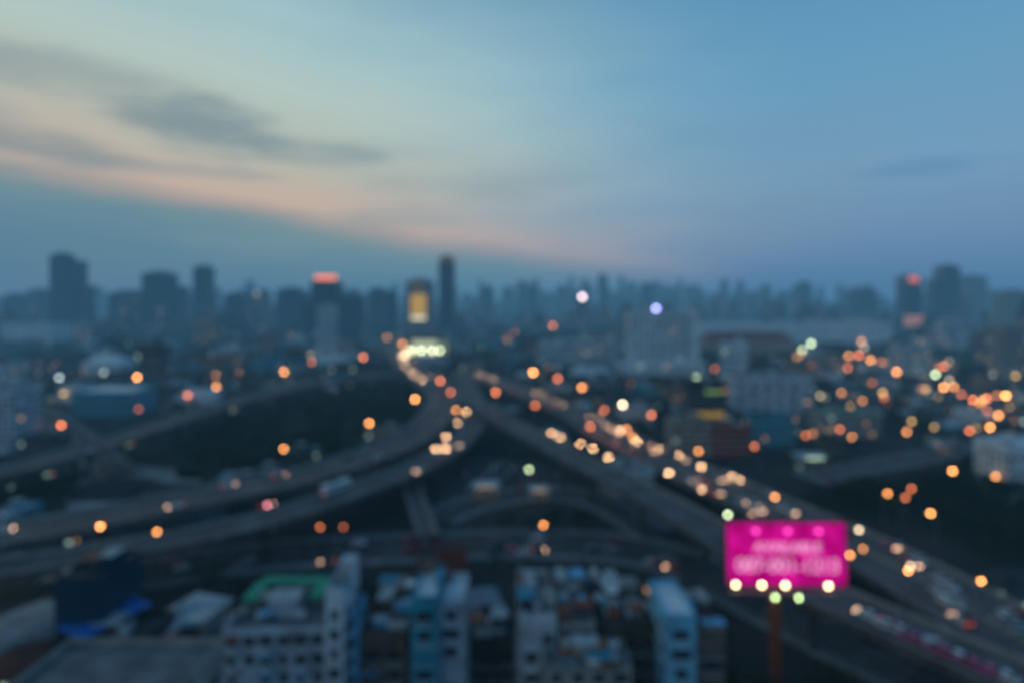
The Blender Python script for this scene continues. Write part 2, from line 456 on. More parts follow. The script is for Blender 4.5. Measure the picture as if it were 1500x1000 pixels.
# foreground
FK = dict(bay=2.7, fh=3.0, lit=0)
o, q = bld('apartment_building', 325, 474, 0, 0, 14, wpaint, greyroof, fromtop=(27, 925), balcony=True, junk=8, rot=.05, **FK)
mb = MB()
xa, xb, D, z = q
for (x, y, sx, sy) in ((xa+7.5, D+11.5, 12, 2.2), (xa+2.1, D+7.5, 2.2, 5.7), (xa+13, D+8, 2.2, 4.7)):
    mb.box(x, y, z+2.4, sx, sy, .5, greenr)
    for dx in (-.45, .45): mb.cyl((x+dx*sx, y, z), (x+dx*sx, y, z+2.4), .12, .12, metal, 8)
mb.obj('green_rooftop_shelter')
bld('stair_tower_building', 477, 503, 0, 0, 9, palewall, white, fromtop=(35, 868), clutter=False, junk=2, **FK)
bld('blue_stair_tower', 504, 524, 0, 0, 5, bluew, greyroof, fromtop=(30, 900), clutter=False, **FK)
bld('brick_apartment_building', 532, 598, 0, 0, 18, brownw, concd, fromtop=(26, 930), balcony=True, junk=16, rot=-.04, **FK)
bld('teal_apartment_building', 603, 640, 0, 0, 11, tealw, white, fromtop=(34, 880), clutter=False, junk=2, **FK)
bld('white_roof_building', 641, 680, 0, 0, 10, wpaint, white, fromtop=(30, 888), clutter=False, junk=1, **FK)
bld('low_concrete_house', 686, 752, 0, 0, 12, concd, darkroof, fromtop=(14, 940), junk=8, **FK)
bld('concrete_apartment_building', 762, 812, 0, 0, 15, wpaint, greyroof, fromtop=(29, 905), balcony=True, junk=9, rot=.05, **FK)
bld('grey_apartment_building', 817, 868, 0, 0, 17, conc, greyroof, fromtop=(27, 918), balcony=True, junk=12, rot=.05, **FK)
bld('old_concrete_building', 873, 965, 0, 0, 18, concd, darkroof, fromtop=(26, 915), balcony=True, junk=18, rot=.04, **FK)
bld('concrete_house', 800, 925, 0, 0, 7, conc, greyroof, fromtop=(24, 980), junk=8, **FK)
bld('blue_apartment_building', 976, 1020, 0, 0, 11, bluew, white, fromtop=(31, 907), clutter=False, **FK)
bld('dark_house', 1024, 1062, 0, 0, 12, brownw, darkroof, fromtop=(22, 930), junk=5, **FK)
bld('dark_office_building', 80, 150, 0, 0, 12, bluedark, darkroof, fromtop=(26, 850), wins=False, junk=3)
bld('grey_roof_building', 210, 318, 0, 0, 16, conc, greyroof, fromtop=(18, 975), lit=0, junk=6, rot=-.2)
bld('white_gable_house', 190, 262, 0, 0, 18, conc, trim, fromtop=(12, 940), lit=0, hip=True, rot=-.3)
bld('low_shophouse', 60, 190, 0, 0, 14, concd, concd, fromtop=(15, 960), lit=0, junk=8)
bld('roof_terrace_building', -40, 235, 0, 0, 12, conc, greyroof, fromtop=(40, 1055), lit=.0, clutter=False)
bld('red_wall_building', 612, 682, 0, 0, 5, redroof, darkroof, fromtop=(8, 808), lit=.0, wins=False, clutter=False, junk=2)
mb = MB(); x, y = G(155, 900, 17.6)
mb.box(0, 0, 0, 9, 13, .15, bluetarp, taper=.98)
for sx in (-4, 4):
    for sy in (-6, 6): mb.cyl((sx, sy, -17), (sx, sy, 0), .1, .1, metal, 6)
o = mb.obj('blue_tarpaulin_canopy'); o.location = (x, y, 17.6); o.rotation_euler = (0.05, 0.03, -.45)
mb = MB(); x, y = G(22, 915, 8)
for i in range(12):
    a0 = math.pi*i/12; a1 = math.pi*(i+1)/12
    mb.poly([(-8*math.cos(a0), -8, 7+2.6*math.sin(a0)), (-8*math.cos(a1), -8, 7+2.6*math.sin(a1)), (-8*math.cos(a1), 8, 7+2.6*math.sin(a1)), (-8*math.cos(a0), 8, 7+2.6*math.sin(a0))], conc)
mb.box(0, 0, 0, 15.6, 15.6, 7, conc)
o = mb.obj('arched_roof_market_hall'); o.location = (x, y, 0); o.rotation_euler = (0, 0, -.5)
# middle distance
bld('hospital_block', 922, 1008, 545, 458, 26, palewall, greyroof, bay=6, lit=.03)
bld('stair_core_tower', 1011, 1024, 545, 450, 14, palewall, greyroof, wins=False, clutter=False)
bld('hospital_annex', 905, 1035, 552, 532, 16, palewall, white, lit=.03, bay=9, clutter=False)
bld('long_warehouse', 1030, 1305, 503, 474, 60, palewall, white, wins=False, clutter=False)
bld('red_roof_warehouse', 1035, 1165, 520, 498, 40, beige, redroof, lit=.01, bay=9, fh=8, hip=True)
bld('parking_garage', 1075, 1192, 605, 553, 30, wpaint, greyroof, bay=9, lit=.02)
bld('dark_glass_building', 1008, 1066, 640, 563, 20, darkm, darkroof, lit=.02)
mb = MB(); x, y = G(1036, 640, 0)
mb.box(0, 0, 12, 19, .4, 3, glow('yellow_shop_sign_light', (.9, .62, .15), .3)); mb.box(3, -.1, 26, 9, .4, 1.6, glow('green_shop_sign_light', (.5, .9, .35), .35)); mb.box(0, .35, 11.6, 19.6, .3, 3.8, darkm)
o = mb.obj('shop_sign'); o.location = (x, y-1.2, 0)
bld('beige_shophouse', 985, 1042, 668, 618, 14, beige, greyroof, lit=.06)
bld('pink_shophouse', 1044, 1100, 668, 625, 14, redroof, greyroof, lit=.06)
bld('teal_shophouse', 1105, 1165, 655, 612, 14, tealw, concd, lit=.05)
bld('green_roof_building', 1205, 1290, 640, 606, 16, conc, greenr, lit=.05)
bld('white_office_building', 1474, 1560, 735, 655, 16, palewall, white, lit=.02)
bld('white_apartment_block', -60, 18, 665, 570, 18, wpaint, greyroof, lit=.02)
bld('pale_roof_factory', 105, 190, 612, 575, 30, tealw, white, lit=.0, clutter=False)
bld('blue_roof_factory', 0, 75, 505, 476, 50, palewall, bluew, lit=.0, fh=8, bay=14, clutter=False)
bld('grey_slab_building', 464, 490, 520, 448, 18, wpaint, greyroof, lit=.03)
bld('pink_tower_block', 284, 312, 515, 468, 20, beige, redroof, lit=.04)
bld('low_office_building', 790, 905, 535, 500, 30, wpaint, wpaint, lit=.04, bay=5)
bld('shopping_centre', 1200, 1400, 480, 462, 90, conc, greyroof, lit=.05, fh=7, bay=10)
bld('white_warehouse', 120, 175, 550, 532, 26, palewall, white, lit=.02, hip=True)
bld('office_block', 1320, 1362, 560, 505, 20, wpaint, greyroof, lit=.05, bay=4)
bld('office_block', 1205, 1232, 560, 520, 20, conc, greyroof, lit=.05, bay=4)
bld('apartment_tower', 1470, 1500, 560, 480, 20, conc, greyroof, lit=.05, bay=4)
bld('condominium', 1385, 1420, 520, 470, 24, wpaint, greyroof, lit=.05, bay=4)

def station(name, a, b, w, d, lm, h=6):
    x, y = G(a, b, h); mb = MB()
    mb.box(0, 0, h, w, d, .8, wpaint)
    mb.box(0, -.02, h-.14, w*.9, d*.85, .12, lm)
    for sx in (-.35, .35):
        for sy in (-.3, .3): mb.cyl((sx*w, sy*d, 0), (sx*w, sy*d, h), .3, .3, metal, 8)
        mb.box(sx*w, 0, 0, 1, 3, 1.6, white)
    mb.box(0, -d/2-.06, h+.1, w*.6, .1, .6, lm)
    o = mb.obj(name); o.location = (x, y, 0); return o
stl = glow('station_tube_light', (.75, 1, .6), 1.3, True)
stw = glow('market_lamp_light', (1, .62, .28), .5, True)
station('filling_station', 1186, 668, 14, 9, stl)
station('market_canopy', 712, 710, 11, 7, stw, 4.5)
station('market_canopy', 790, 716, 8, 6, stw, 4)
station('white_canopy', 1350, 604, 26, 14, glow('canopy_dim', (.7, .9, 1), .25), 6)

# skyline landmarks
def tower(name, x0, x1, yt, D, wall=bluedark, dep=None, crown=None, podium=True, steps=()):
    xa = (x0-750)/F*D; xb = (x1-750)/F*D; z = H-D*(yt-440)/F; w = xb-xa; d = dep or w*.9
    mb = MB(); mb.box(0, 0, 0, w, d, z, wall, top=greyroof)
    for i in range(7):
        t = (i/6-.5)*w; mb.box(t, -d/2-.3, 4, w*.03, .6, z-4, trim if wall is not bluedark else darkm)
    nf = int(z/9)
    for i in range(1, nf): mb.box(0, 0, i*9, w+.5, d+.5, .6, darkm)
    mb.box(0, 0, z+.01, w*.6, d*.6, 5, wall); mb.cyl((0, 0, z+5), (0, 0, z+14), .6, .2, metal, 6)
    if podium: mb.box(w*.1, 0, 0, w*1.5, d*1.4, 18, wall, top=greyroof)
    for (fx, fw, fz) in steps: mb.box(fx*w, 2, 0, fw*w, d*.8, z*fz, wall, top=greyroof)
    if crown: crown(mb, w, d, z)
    o = mb.obj(name); o.location = ((xa+xb)/2, D+d/2, 0); return o
redsign = glow('red_sign_light', (1, .24, .12), 1.7)
goldl = glow('gold_facade_light', (1, .62, .16), .62)
goldw = glow('white_gold_light', (1, .9, .6), 1.0)
golddim = glow('gold_rim_light', (1, .55, .2), .2)
def c_red(mb, w, d, z):
    for i in range(5): mb.box((i-2)*w*.17, -d*.3, z+4, w*.11, 1.2, 9, redsign)
    mb.box(0, -d*.28+1.5, z, w*.95, 1, 4, darkm)
def c_gold(mb, w, d, z):
    for i in range(4):
        for j in range(5): mb.box((i-1.5)*w*.15, -d/2-.9, z*(.47+.066*j), w*.11, 1, z*.052, goldl)
    mb.box(0, -d/2-.9, z*.385, w*.55, 1, z*.055, goldw)
    mb.box(-w*.05, -d/2-.9, z*.90, w*.4, 1, z*.03, golddim)
def c_rim(mb, w, d, z):
    mb.box(0, 0, z-4, w+1.5, d+1.5, 2.5, golddim); mb.box(0, 0, z+.02, w*.8, d*.8, 8, bluedark)
tower('tall_residential_tower', 643, 665, 380, 1250, crown=c_rim)
tower('gold_lit_hotel_tower', 594, 632, 412, 1050, wall=mat('gold_tower_stone', (.2,.18,.15), .7), crown=c_gold)
tower('office_tower_with_red_sign', 456, 494, 413, 1100, crown=c_red, steps=((.9, .9, .75),(-.2,1.3,.6)))
tower('stepped_glass_tower', 73, 96, 373, 1300, steps=((.9, .8, .93), (1.3, 1.0, .62)))
tower('office_tower', 208, 243, 400, 1300, steps=((.3, 1.3, .8),))
tower('slender_tower', 283, 305, 391, 1400)
tower('residential_tower', 405, 438, 424, 1300, steps=((.4, 1, .85),))
tower('residential_tower', 540, 562, 424, 1400); tower('residential_tower', 566, 580, 428, 1300)
tower('residential_tower', 852, 860, 410, 2600); tower('residential_tower', 877, 889, 403, 2400)
tower('broad_glass_tower', 1382, 1406, 390, 1500, steps=((-.5, 1, .8),))
tower('residential_tower', 1368, 1385, 410, 1500); tower('residential_tower', 1415, 1446, 405, 1700, wall=conc)
def c_r2(mb, w, d, z):
    mb.box(0, -d/2-.9, z*.9, w*.6, 1, z*.10, glow('red_light_dim', (1, .3, .3), .7))
    for j in range(4): mb.box(0, -d/2-.9, z*(.05+.07*j), w*1.2, 1, z*.03, glow('pink_light_dim', (1, .55, .55), .5))
tower('hotel_tower', 1326, 1350, 405, 1400, crown=c_r2)
tower('residential_tower', 1478, 1510, 428, 1100, wall=conc); tower('residential_tower', 1255, 1285, 424, 1800)
tower('residential_tower', 1172, 1188, 414, 2300); tower('residential_tower', 160, 200, 428, 1300); tower('residential_tower', 40, 62, 425, 1600)
tower('residential_tower', 330, 352, 432, 1300); tower('residential_tower', 362, 388, 426, 1600); tower('residential_tower', 5, 28, 432, 1600)
tower('residential_tower', 705, 722, 420, 2100); tower('residential_tower', 758, 770, 412, 2600); tower('residential_tower', 775, 788, 420, 2200); tower('residential_tower', 940, 955, 416, 2400)

# filler buildings, standing individually
cnt = 0
def blocked(x, y, ext):
    if near_road(x, y, ext): return True
    for P in KEEP:
        if inpoly(x, y, P): return True
    for bx, by, r, _ in BOXES:
        if abs(bx-x) < r+ext and abs(by-y) < r+ext: return True
        if by > 200 and by > y > by-70 and abs(bx-x) < r: return True
    return False
for (y0, y1, cell, hs) in ((122, 560, 24, .92), (560, 1250, 42, 1.3)):
    y = y0
    while y < y1:
        x = -y*.95-60
        while x < y*.95+60:
            px = x+U(-.25, .25)*cell; py = y+U(-.25, .25)*cell
            ang = .12*math.sin(px*.01+1)+.2*math.sin(py*.006)+(math.pi/2 if R() < .3 else 0)+U(-.06, .06)
            nm, me, sz, h = random.choice(LIB)
            if y < 176: nm, me, sz, h = random.choice((LIB[2], LIB[3], LIB[7]))
            if y > 560 and R() < .25: nm, me, sz, h = LIB[4]
            if not blocked(px, py, sz*.42+1.5):
                if R() < (.22 if y > 200 else .3):
                    for k in range(5): tree(px+U(-9, 9), py+U(-9, 9), U(.7, 1.05)*(1.2 if y > 560 else 1))
                else:
                    zs = U(.65, 1.0) if y < 560 else U(.8, 1.8)*(2.2 if R() < .08 and abs(px+90) > 120 else 1)
                    if y > 420 and px > 120 and R() < .12: zs *= 1.8
                    s = U(.75, 1.0)*hs
                    inst(nm, me, px, py, 0, ang, (s, s, zs)); cnt += 1
            elif not blocked(px, py, 8): inst(*LIB[2][:2], px, py, 0, ang, (.8, .8, .8)); cnt += 1
            elif not near_road(px, py, 4) and R() < .5 and not blocked(px, py, 2): tree(px, py, .8)
            x += cell
        y += cell
print('filler', cnt)
# distant masses
mb = MB(); rd = random.Random(5)
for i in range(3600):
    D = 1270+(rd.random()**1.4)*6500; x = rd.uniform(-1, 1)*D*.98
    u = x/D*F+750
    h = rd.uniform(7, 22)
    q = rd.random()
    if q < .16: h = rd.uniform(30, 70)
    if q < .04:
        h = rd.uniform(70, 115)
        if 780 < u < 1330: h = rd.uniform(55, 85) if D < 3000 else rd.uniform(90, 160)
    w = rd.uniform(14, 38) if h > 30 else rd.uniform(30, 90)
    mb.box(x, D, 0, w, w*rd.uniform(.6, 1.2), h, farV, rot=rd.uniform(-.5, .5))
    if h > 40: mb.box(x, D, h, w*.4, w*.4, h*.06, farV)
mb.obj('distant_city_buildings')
mb = MB()
for i in range(170):
    D = rd.uniform(2600, 4500); u = rd.choice([rd.gauss(760, 55), rd.gauss(900, 60), rd.gauss(1120, 110), rd.gauss(1150, 160), rd.gauss(380, 160)])
    x = (u-750)/F*D; yt = 440-abs(rd.gauss(0, 12))-3; h = H-D*(yt-440)/F; w = rd.uniform(24, 50)
    mb.box(x, D, 0, w, w, h, farV); mb.box(x, D, h, w*.6, w*.6, h*.08, farV, taper=.5)
mb.obj('distant_skyline')

# ------------------------------------------------------------ billboards
board = bpy.data.objects.new('billboard', None); col.objects.link(board)
D = 118.0; cx = (1151-750)/F*D; cz = H-D*(810-440)/F
board.location = (cx, D, cz); board.rotation_euler = (0, math.radians(-1.2), math.radians(-4))
mag = bpy.data.materials.new('magenta_backlit_vinyl'); mag.use_nodes = True
k = NT(mag.node_tree); k.n.clear()
geo = k.n.new('ShaderNodeNewGeometry'); nn = k.noise(geo.outputs['Position'], .22, 2)
e = k.n.new('ShaderNodeEmission'); k.l.new(k.ramp(k.mrange(nn, .35, .65, 0, 1), [(0, (.36, .002, .15, 1)), (1, (.72, .007, .32, 1))]), e.inputs[0]); e.inputs[1].default_value = 1
o_ = k.n.new('ShaderNodeOutputMaterial'); k.l.new(e.outputs[0], o_.inputs[0]); mag.cycles.emission_sampling = 'AUTO'
W2, H2 = 23.8, 13.0
mb = MB(); mb.box(0, 0, -H2/2, W2, .3, H2, mag); mb.obj('face', board)
mb = MB()
for (x, z, sx, sz) in ((0, H2/2, W2+.8, .35), (0, -H2/2-.35, W2+.8, .35), (-W2/2-.2, -H2/2, .35, H2), (W2/2+.2, -H2/2, .35, H2)): mb.box(x, .1, z, sx, .8, sz, darkm)
for i in range(7):
    x = (i/6-.5)*W2*.95; mb.box(x, .9, -H2/2, .3, .4, H2, darkm)
for i in range(5): mb.box(0, 1.25, (i/4-.5)*H2*.95, W2, .25, .25, darkm)
mb.box(0, -1.3, -H2/2-.9, W2, 1.0, .12, metal)
mb.obj('frame', board)
mb = MB(); mb.cyl((-1.8, 1.8, -cz), (-1.8, 1.8, H2*.3), 1.25, 1.1, rust, 16); mb.box(-1.8, 1.8, -H2/2-1.4, 14, 1.4, .9, rust); mb.obj('post', board)
pinktext = glow('pink_white_lettering', (1, .40, .72), 1.0)
def text(body, size, x, z, parent, m, name, width=None):
    cu = bpy.data.curves.new(name, 'FONT'); cu.body = body; cu.size = size; cu.align_x = 'CENTER'; cu.extrude = .04; cu.offset = .05
    t = bpy.data.objects.new(name, cu); col.objects.link(t)
    bpy.context.view_layer.update()
    me = bpy.data.meshes.new_from_object(t); bpy.data.objects.remove(t)
    me.materials.clear(); me.materials.append(m)
    ob = bpy.data.objects.new(name, me); col.objects.link(ob); ob.parent = parent
    ob.rotation_euler = (math.pi/2, 0, 0); ob.location = (x, -.2, z)
    xs = [v.co.x for v in me.vertices]
    if width: ob.scale.x = width/(max(xs)-min(xs))
text('AVAILABLE', 2.7, .3, .5, board, pinktext, 'upper_lettering', 13.5)
text('087-001-1213', 4.0, .2, -3.7, board, pinktext, 'phone_number_lettering', 20.5)
boardlamp = glow('floodlamp_light', (1, .66, .34), 19)
glamp = glow('floodlamp_green_light', (.72, 1, .45), 10)
mpink = glow('pink_floodlamp_light', (1, .08, .55), 3)
mb = MB()
for px_ in (1075, 1112, 1145, 1205):
    x = (px_-1151)/F*D; mb.cyl((x, -.2, -H2/2-.2), (x, -1.6, -H2/2+.5), .06, .06, metal, 6); mb.ball((x, -1.6, -H2/2+.7), .36, .36, .32, boardlamp)
for px_ in (1131, 1164):
    x = (px_-1151)/F*D; mb.cyl((x, -.2, -H2/2-.2), (x, -1.4, -H2/2-1.7), .06, .06, metal, 6); mb.ball((x, -1.4, -H2/2-1.9), .33, .33, .3, glamp)
for px_ in (1105, 1150, 1193):
    x = (px_-1151)/F*D; mb.cyl((x, -.2, H2/2+.2), (x, -1.6, H2/2-.9), .06, .06, metal, 6); mb.ball((x, -1.6, H2/2-1.2), .5, .5, .35, mpink)
mb.obj('floodlamps', board)

scr = bpy.data.objects.new('led_screen_billboard', None); col.objects.link(scr)
D = 520.0; scr.location = ((628-750)/F*D, D, H-D*(509-440)/F)
mb = MB(); w = 56/F*D; h = 21/F*D
mb.box(-w*.12, 0, -h/2, w*.66, .5, h, glow('led_screen_white', (.88, 1, .72), .5))
mb.box(w*.36, 0, -h/2+1, w*.26, .5, h-2, glow('led_screen_green', (.6, .85, .7), .25)); mb.obj('screens', scr)
mb = MB(); mb.box(0, .8, -h/2-.5, w+1, .8, h+1, darkm)
for sx in (-.3, .3): mb.cyl((sx*w, 1, -scr.location.z), (sx*w, 1, -h/2), 1.2, 1.0, metal, 10)
mb.obj('frame', scr)
mb = MB()
for sx in (-.42, -.18, .1, .3): mb.cyl((sx*w, 0, -h/2-.5), (sx*w, -1.5, -h/2+1), .1, .1, metal, 6); mb.ball((sx*w, -1.8, -h/2+4), 1.3, 1.3, 1.3, glow('screen_flood_light', (.9, 1, .6), 8))
mb.obj('floodlamps', scr)

# ------------------------------------------------------------ street lamps
PAL = {
 'o': (1, .37, .10), 'r': (1, .25, .09), 'y': (1, .60, .20), 'w': (1, .74, .45), 'g': (.78, 1, .55), 'c': (.8, .95, 1), 'm': (.45, 1, .75), 'p': (.35, .35, 1), 'k': (1, .30, .38)}
def lampmat(c, s): return glow('lamp_light_%s_%d' % (c, int(s*10)), PAL[c], s)
PXS = 4.5
def lamp(a, b, c='o', s=1.0, z=10.0, base=0.0, name='street_lamp', size=1.0):
    x, y = G(a, b, z); r = min(PXS*size*y/F/2, 3.4)
    mb = MB()
    off = 1.8*(1 if R() < .5 else -1)
    mb.cyl((off, 0, 0), (off, 0, z-base-.2), .13, .08, metal, 8)
    mb.cyl((off, 0, z-base-.2), (0, 0, z-base+r+.1), .07, .05, metal, 6)
    mb.box(off, 0, 0, .5, .5, .5, conc)
    mb.box(0, 0, z-base+r*.8, r*1.2, r*.9, .15+r*.25, metal)
    mb.ball((0, 0, z-base), r, r, r*.95, lampmat(c, 19*s/size**2))
    o = mb.obj(name); o.location = (x, y, base)
for t in [(201,552,'o',.8),(316,550,'o',.6),(317,566,'o',.5),(350,546,'o',.45),(407,537,'o',.6),(416,544,'o',.6),(275,578,'r',.35),
 (32,592,'o',.8),(90,622,'r',.5),(458,530,'r',.4),(503,523,'r',.4),(541,619,'o',.8),(416,657,'o',.9),(215,703,'r',.45),
 (469,771,'r',.25),(503,771,'r',.15),(796,768,'o',.6),(775,687,'g',.4),(865,624,'r',.4),(954,607,'r',.45),(1046,638,'r',.35),
 (1023,660,'o',.5),(1188,503,'g',.45),(1175,512,'g',.3),(1275,527,'o',.5),(1258,520,'r',.4),(1313,544,'o',.55),(1328,537,'o',.6),
 (1411,506,'y',.8),(1403,517,'o',.6),(1370,548,'g',.45),(1382,567,'o',.7),(1397,566,'o',.4),(1425,585,'r',.45),(1445,583,'r',.5),(1473,579,'o',1.1),
 (1462,608,'o',.6),(1450,625,'o',.8),(1420,630,'r',.4),(1328,632,'o',.4),(1248,640,'o',.5),(1230,628,'r',.3),(1395,689,'o',1.0),(1458,697,'o',.5),
 (1300,722,'o',.55),(1335,715,'r',.3),(1326,728,'r',.3),(1363,751,'o',.9),(1105,653,'r',.3),(1180,637,'r',.25),(1005,556,'g',.8),(1020,553,'g',.9),
 (87,553,'c',.25),(691,464,'w',.7,14),(718,478,'y',.7),(905,484,'g',.5),(914,488,'g',.6),(566,495,'o',.5),(575,507,'o',.6),(590,504,'o',.6),
 (810,477,'r',.4),(780,480,'r',.4),(1265,485,'o',1.0,14),(740,493,'r',.3),(755,487,'r',.3),(700,490,'r',.3),(520,455,'r',.7,30),(297,470,'r',.3),(500,484,'m',.7,20),(515,484,'m',.5,20),(1066,753,'g',.6,10),
 (1220,515,'r',.3),(1243,521,'o',.3),(1267,533,'r',.3),(1290,530,'r',.35),(1320,551,'r',.3),(1350,470,'r',.4),(1322,455,'r',.4,20),(1340,460,'r',.3,16),(1400,472,'r',.25),(1436,590,'o',.3),(1408,577,'r',.25)]:
    lamp(t[0], t[1], t[2], t[3], *(t[4:5] or (10,)))
def on_deck(a, b, c, s, deck): lamp(a, b, c, s, z=deck+8, base=deck)
for t in [(608,584,'o',.9,13),(645,557,'r',.45,13),(660,574,'r',.3,13),(147,770,'o',1.0,13),(230,778,'o',.6,10),(392,739,'k',.35,13),
 (781,545,'o',1.1,8),(726,574,'r',.5,8),(817,554,'r',.4,8),(852,567,'o',.6,8),(784,593,'r',.35,13),(912,592,'w',1.1,8),(918,628,'o',.5,8),(927,640,'o',.5,8),
 (885,600,'r',.3,8),(1258,775,'w',.5,8),(1245,812,'o',.7,8),(1264,803,'o',.35,8),(1437,850,'o',1.0,8),(1330,835,'o',.9,8),(1333,828,'w',.4,8),
 (1135,727,'o',.6,8),(668,600,'o',.4,10),(592,520,'w',.6,13),(600,512,'w',.8,13),(532,523,'r',.4,12)]:
    on_deck(*t)
def skylamp(a, b, D, c, s, name='rooftop_beacon', size=1.3):
    x = (a-750)/F*D; z = H-D*(b-440)/F; r = PXS*size*D/F/2; mb = MB()
    mb.box(0, r*2.2, -z, r*6, r*3, z, farV); mb.cyl((0, r*.6, -r), (0, r*.6, r), r*.2, r*.2, metal, 6); mb.ball((0, 0, 0), r, r, r, lampmat(c, 15*s/size**2))
    o = mb.obj(name); o.location = (x, D, z)
PAL['q'] = (1, .78, .82)
skylamp(853, 435, 1500, 'q', .8)
skylamp(961, 452, 1300, 'p', 1.2)
skylamp(376, 430, 1400, 'c', .06)
for i in range(180):
    right_ = i > 110
    a = U(1150, 1500) if right_ else U(0, 1500); b = (480+R()*160) if right_ else 466+abs(random.gauss(0, 1))*55
    if b > 700: continue
    x, y = G(a, b, 7)
    if inpoly(x, y, KEEP[0]): continue
    lamp(a, b, random.choice('ooorrwyyc'), U(.05, .26 if right_ else .18), 7, name='street_lamp')

# ------------------------------------------------------------ vehicles
tire = mat('tyre_rubber', (0.02, 0.02, 0.02), .9)
headon = glow('headlamp_light', (1, .56, .28), 50)
headdim = glow('headlamp_dipped_light', (1, .58, .34), 10)
tailon = glow('tail_lamp_light', (1, .10, .05), 2.5)
def car_mesh(paintm, head, tail):
    mb = MB()
    prof = [(-2.2,.35),(-2.25,.75),(-2.1,.95),(-1.1,1.02),(1.0,1.0),(2.0,.82),(2.22,.6),(2.2,.35)]  # +y is the front
    for s in (-1, 1): mb.poly([(s*.9, y, z) for y, z in (prof if s < 0 else prof[::-1])], paintm)
    for i in range(len(prof)):
        a = prof[i]; b = prof[(i+1) % len(prof)]
        mb.poly([(-.9, a[0], a[1]), (.9, a[0], a[1]), (.9, b[0], b[1]), (-.9, b[0], b[1])], paintm)
    B = [(-.82,-1.75,1.0),(.82,-1.75,1.0),(.82,1.05,1.0),(-.82,1.05,1.0)]; Tp = [(-.66,-1.15,1.46),(.66,-1.15,1.46),(.66,.3,1.46),(-.66,.3,1.46)]
    for i in range(4): mb.poly([B[i], B[(i+1) % 4], Tp[(i+1) % 4], Tp[i]], glass)
    mb.poly(Tp, paintm); mb.box(0, -.42, 1.462, 1.25, 1.4, .04, paintm)
    for sx in (-1, 1):
        for y in (-1.35, 1.4): mb.cyl((sx*.7, y, .33), (sx*.93, y, .33), .33, .33, tire, 12); mb.cyl((sx*.93, y, .33), (sx*.95, y, .33), .18, .18, metal, 8)
        mb.ball((sx*.58, 2.16, .66), .34, .14, .2, head); mb.ball((sx*.62, -2.2, .8), .26, .1, .13, tail)
        mb.box(sx*.98, .75, .98, .16, .14, .12, paintm)
    mb.box(0, 2.22, .36, 1.7, .1, .16, darkm); mb.box(0, -2.24, .36, 1.7, .1, .16, darkm)
    return mb.mesh('car')
CP = [white, mat('silver_car_paint', (.4,.41,.42), .35, metal=.4), mat('black_car_paint', (.02,.02,.022), .3), mat('pink_taxi_paint', (.6,.1,.25), .4), mat('red_car_paint', (.35,.03,.03), .35)]
CON = [car_mesh(p, headon, tailon) for p in CP[:3]]
CDIM = [car_mesh(p, headdim, tailon) for p in CP]
COFF = [car_mesh(p, glass, redroof) for p in CP]
def bus_mesh():
    mb = MB(); w, l, h = 2.5, 11.5, 2.9
    mb.box(0, 0, .4, w, l, h, white)
    for s in (-1, 1):
        for i in range(7): mb.box(s*(w/2+.01), -4.6+i*1.5, 1.6, .05, 1.25, 1.0, glass)
        for y in (-3.6, 3.7): mb.cyl((s*.95, y, .5), (s*1.27, y, .5), .5, .5, tire, 12)
        mb.box(s*(w/2+.02), 0, .75, .05, l*.95, .4, bluew); mb.ball((s*.85, l/2+.02, .85), .3, .12, .2, headdim); mb.ball((s*.9, -l/2-.02, .9), .25, .1, .15, tailon)
    mb.box(0, l/2+.02, 1.45, w*.85, .06, 1.4, glass); mb.box(0, -l/2-.02, 1.8, w*.75, .06, .8, glass); mb.box(0, -1, h+.41, 1.6, 3, .3, metal)
    return mb.mesh('bus')
BUS = bus_mesh()
def nearest(x, y, roads):
    best = None
    for r in roads:
        for p, t in zip(r['L'], r['T']):
            d = (p.x-x)**2+(p.y-y)**2
            if best is None or d < best[0]: best = (d, p, t, r)
    return best
def car_at(a, b, deck, meshes=CON, toward=True, name='car'):
    x, y = G(a, b, deck+.7); d, p, t, r = nearest(x, y, ROADS)
    if t.y > 0: t = -t
    if not toward: t = -t
    inst(name, random.choice(meshes), x, y, deck+.02, math.atan2(t.y, t.x)-math.pi/2)
for a, b in [(806,632),(818,639),(848,648),(866,655),(888,667),(944,679),(960,655),(992,664),(975,690),(1010,702),(1020,714),(1022,681),(1068,694),(1080,700),(905,628),(930,645)]:
    car_at(a, b, 8)
for a, b in [(680,588),(683,602),(672,618),(655,638),(641,655),(655,655)]: car_at(a, b, 10)
for a, b in [(598,540),(604,548),(590,532),(610,545),(596,525),(585,520),(618,556)]: car_at(a, b, 13)
for a, b in [(1088,733),(1103,738),(1095,748),(1145,742),(1110,745),(1158,748),(884,622),(1050,720),(1000,672)]: car_at(a, b, 8, CDIM[:2])
for a, b in [(1380,848),(1392,858),(1376,866),(1400,872),(1385,880),(1398,884),(1478,900),(1490,910),(1470,908),(1496,920),(1484,918),(1320,800),(1345,820),(1190,765),(1210,778)]: car_at(a, b, 8, COFF[:2])
for a, b in [(1270,899),(1295,912),(1315,920),(1335,932),(1355,938),(1378,950),(1400,958),(1422,968),(1445,978),(1470,988),(1308,912),(1365,940)]: car_at(a, b, 13.1, [COFF[3], CDIM[0], COFF[0], COFF[0]], False)
for a, b in [(340,832),(355,825),(365,818),(780,797),(788,804),(768,808),(868,803),(955,822),(965,826),(975,820),(265,830),(190,842),(20,812),(480,822)]: car_at(a, b, .1, CDIM if R() < .3 else COFF[:2])
car_at(492, 716, 10.0, [BUS], False, 'bus'); car_at(392,739,10,CDIM,False)
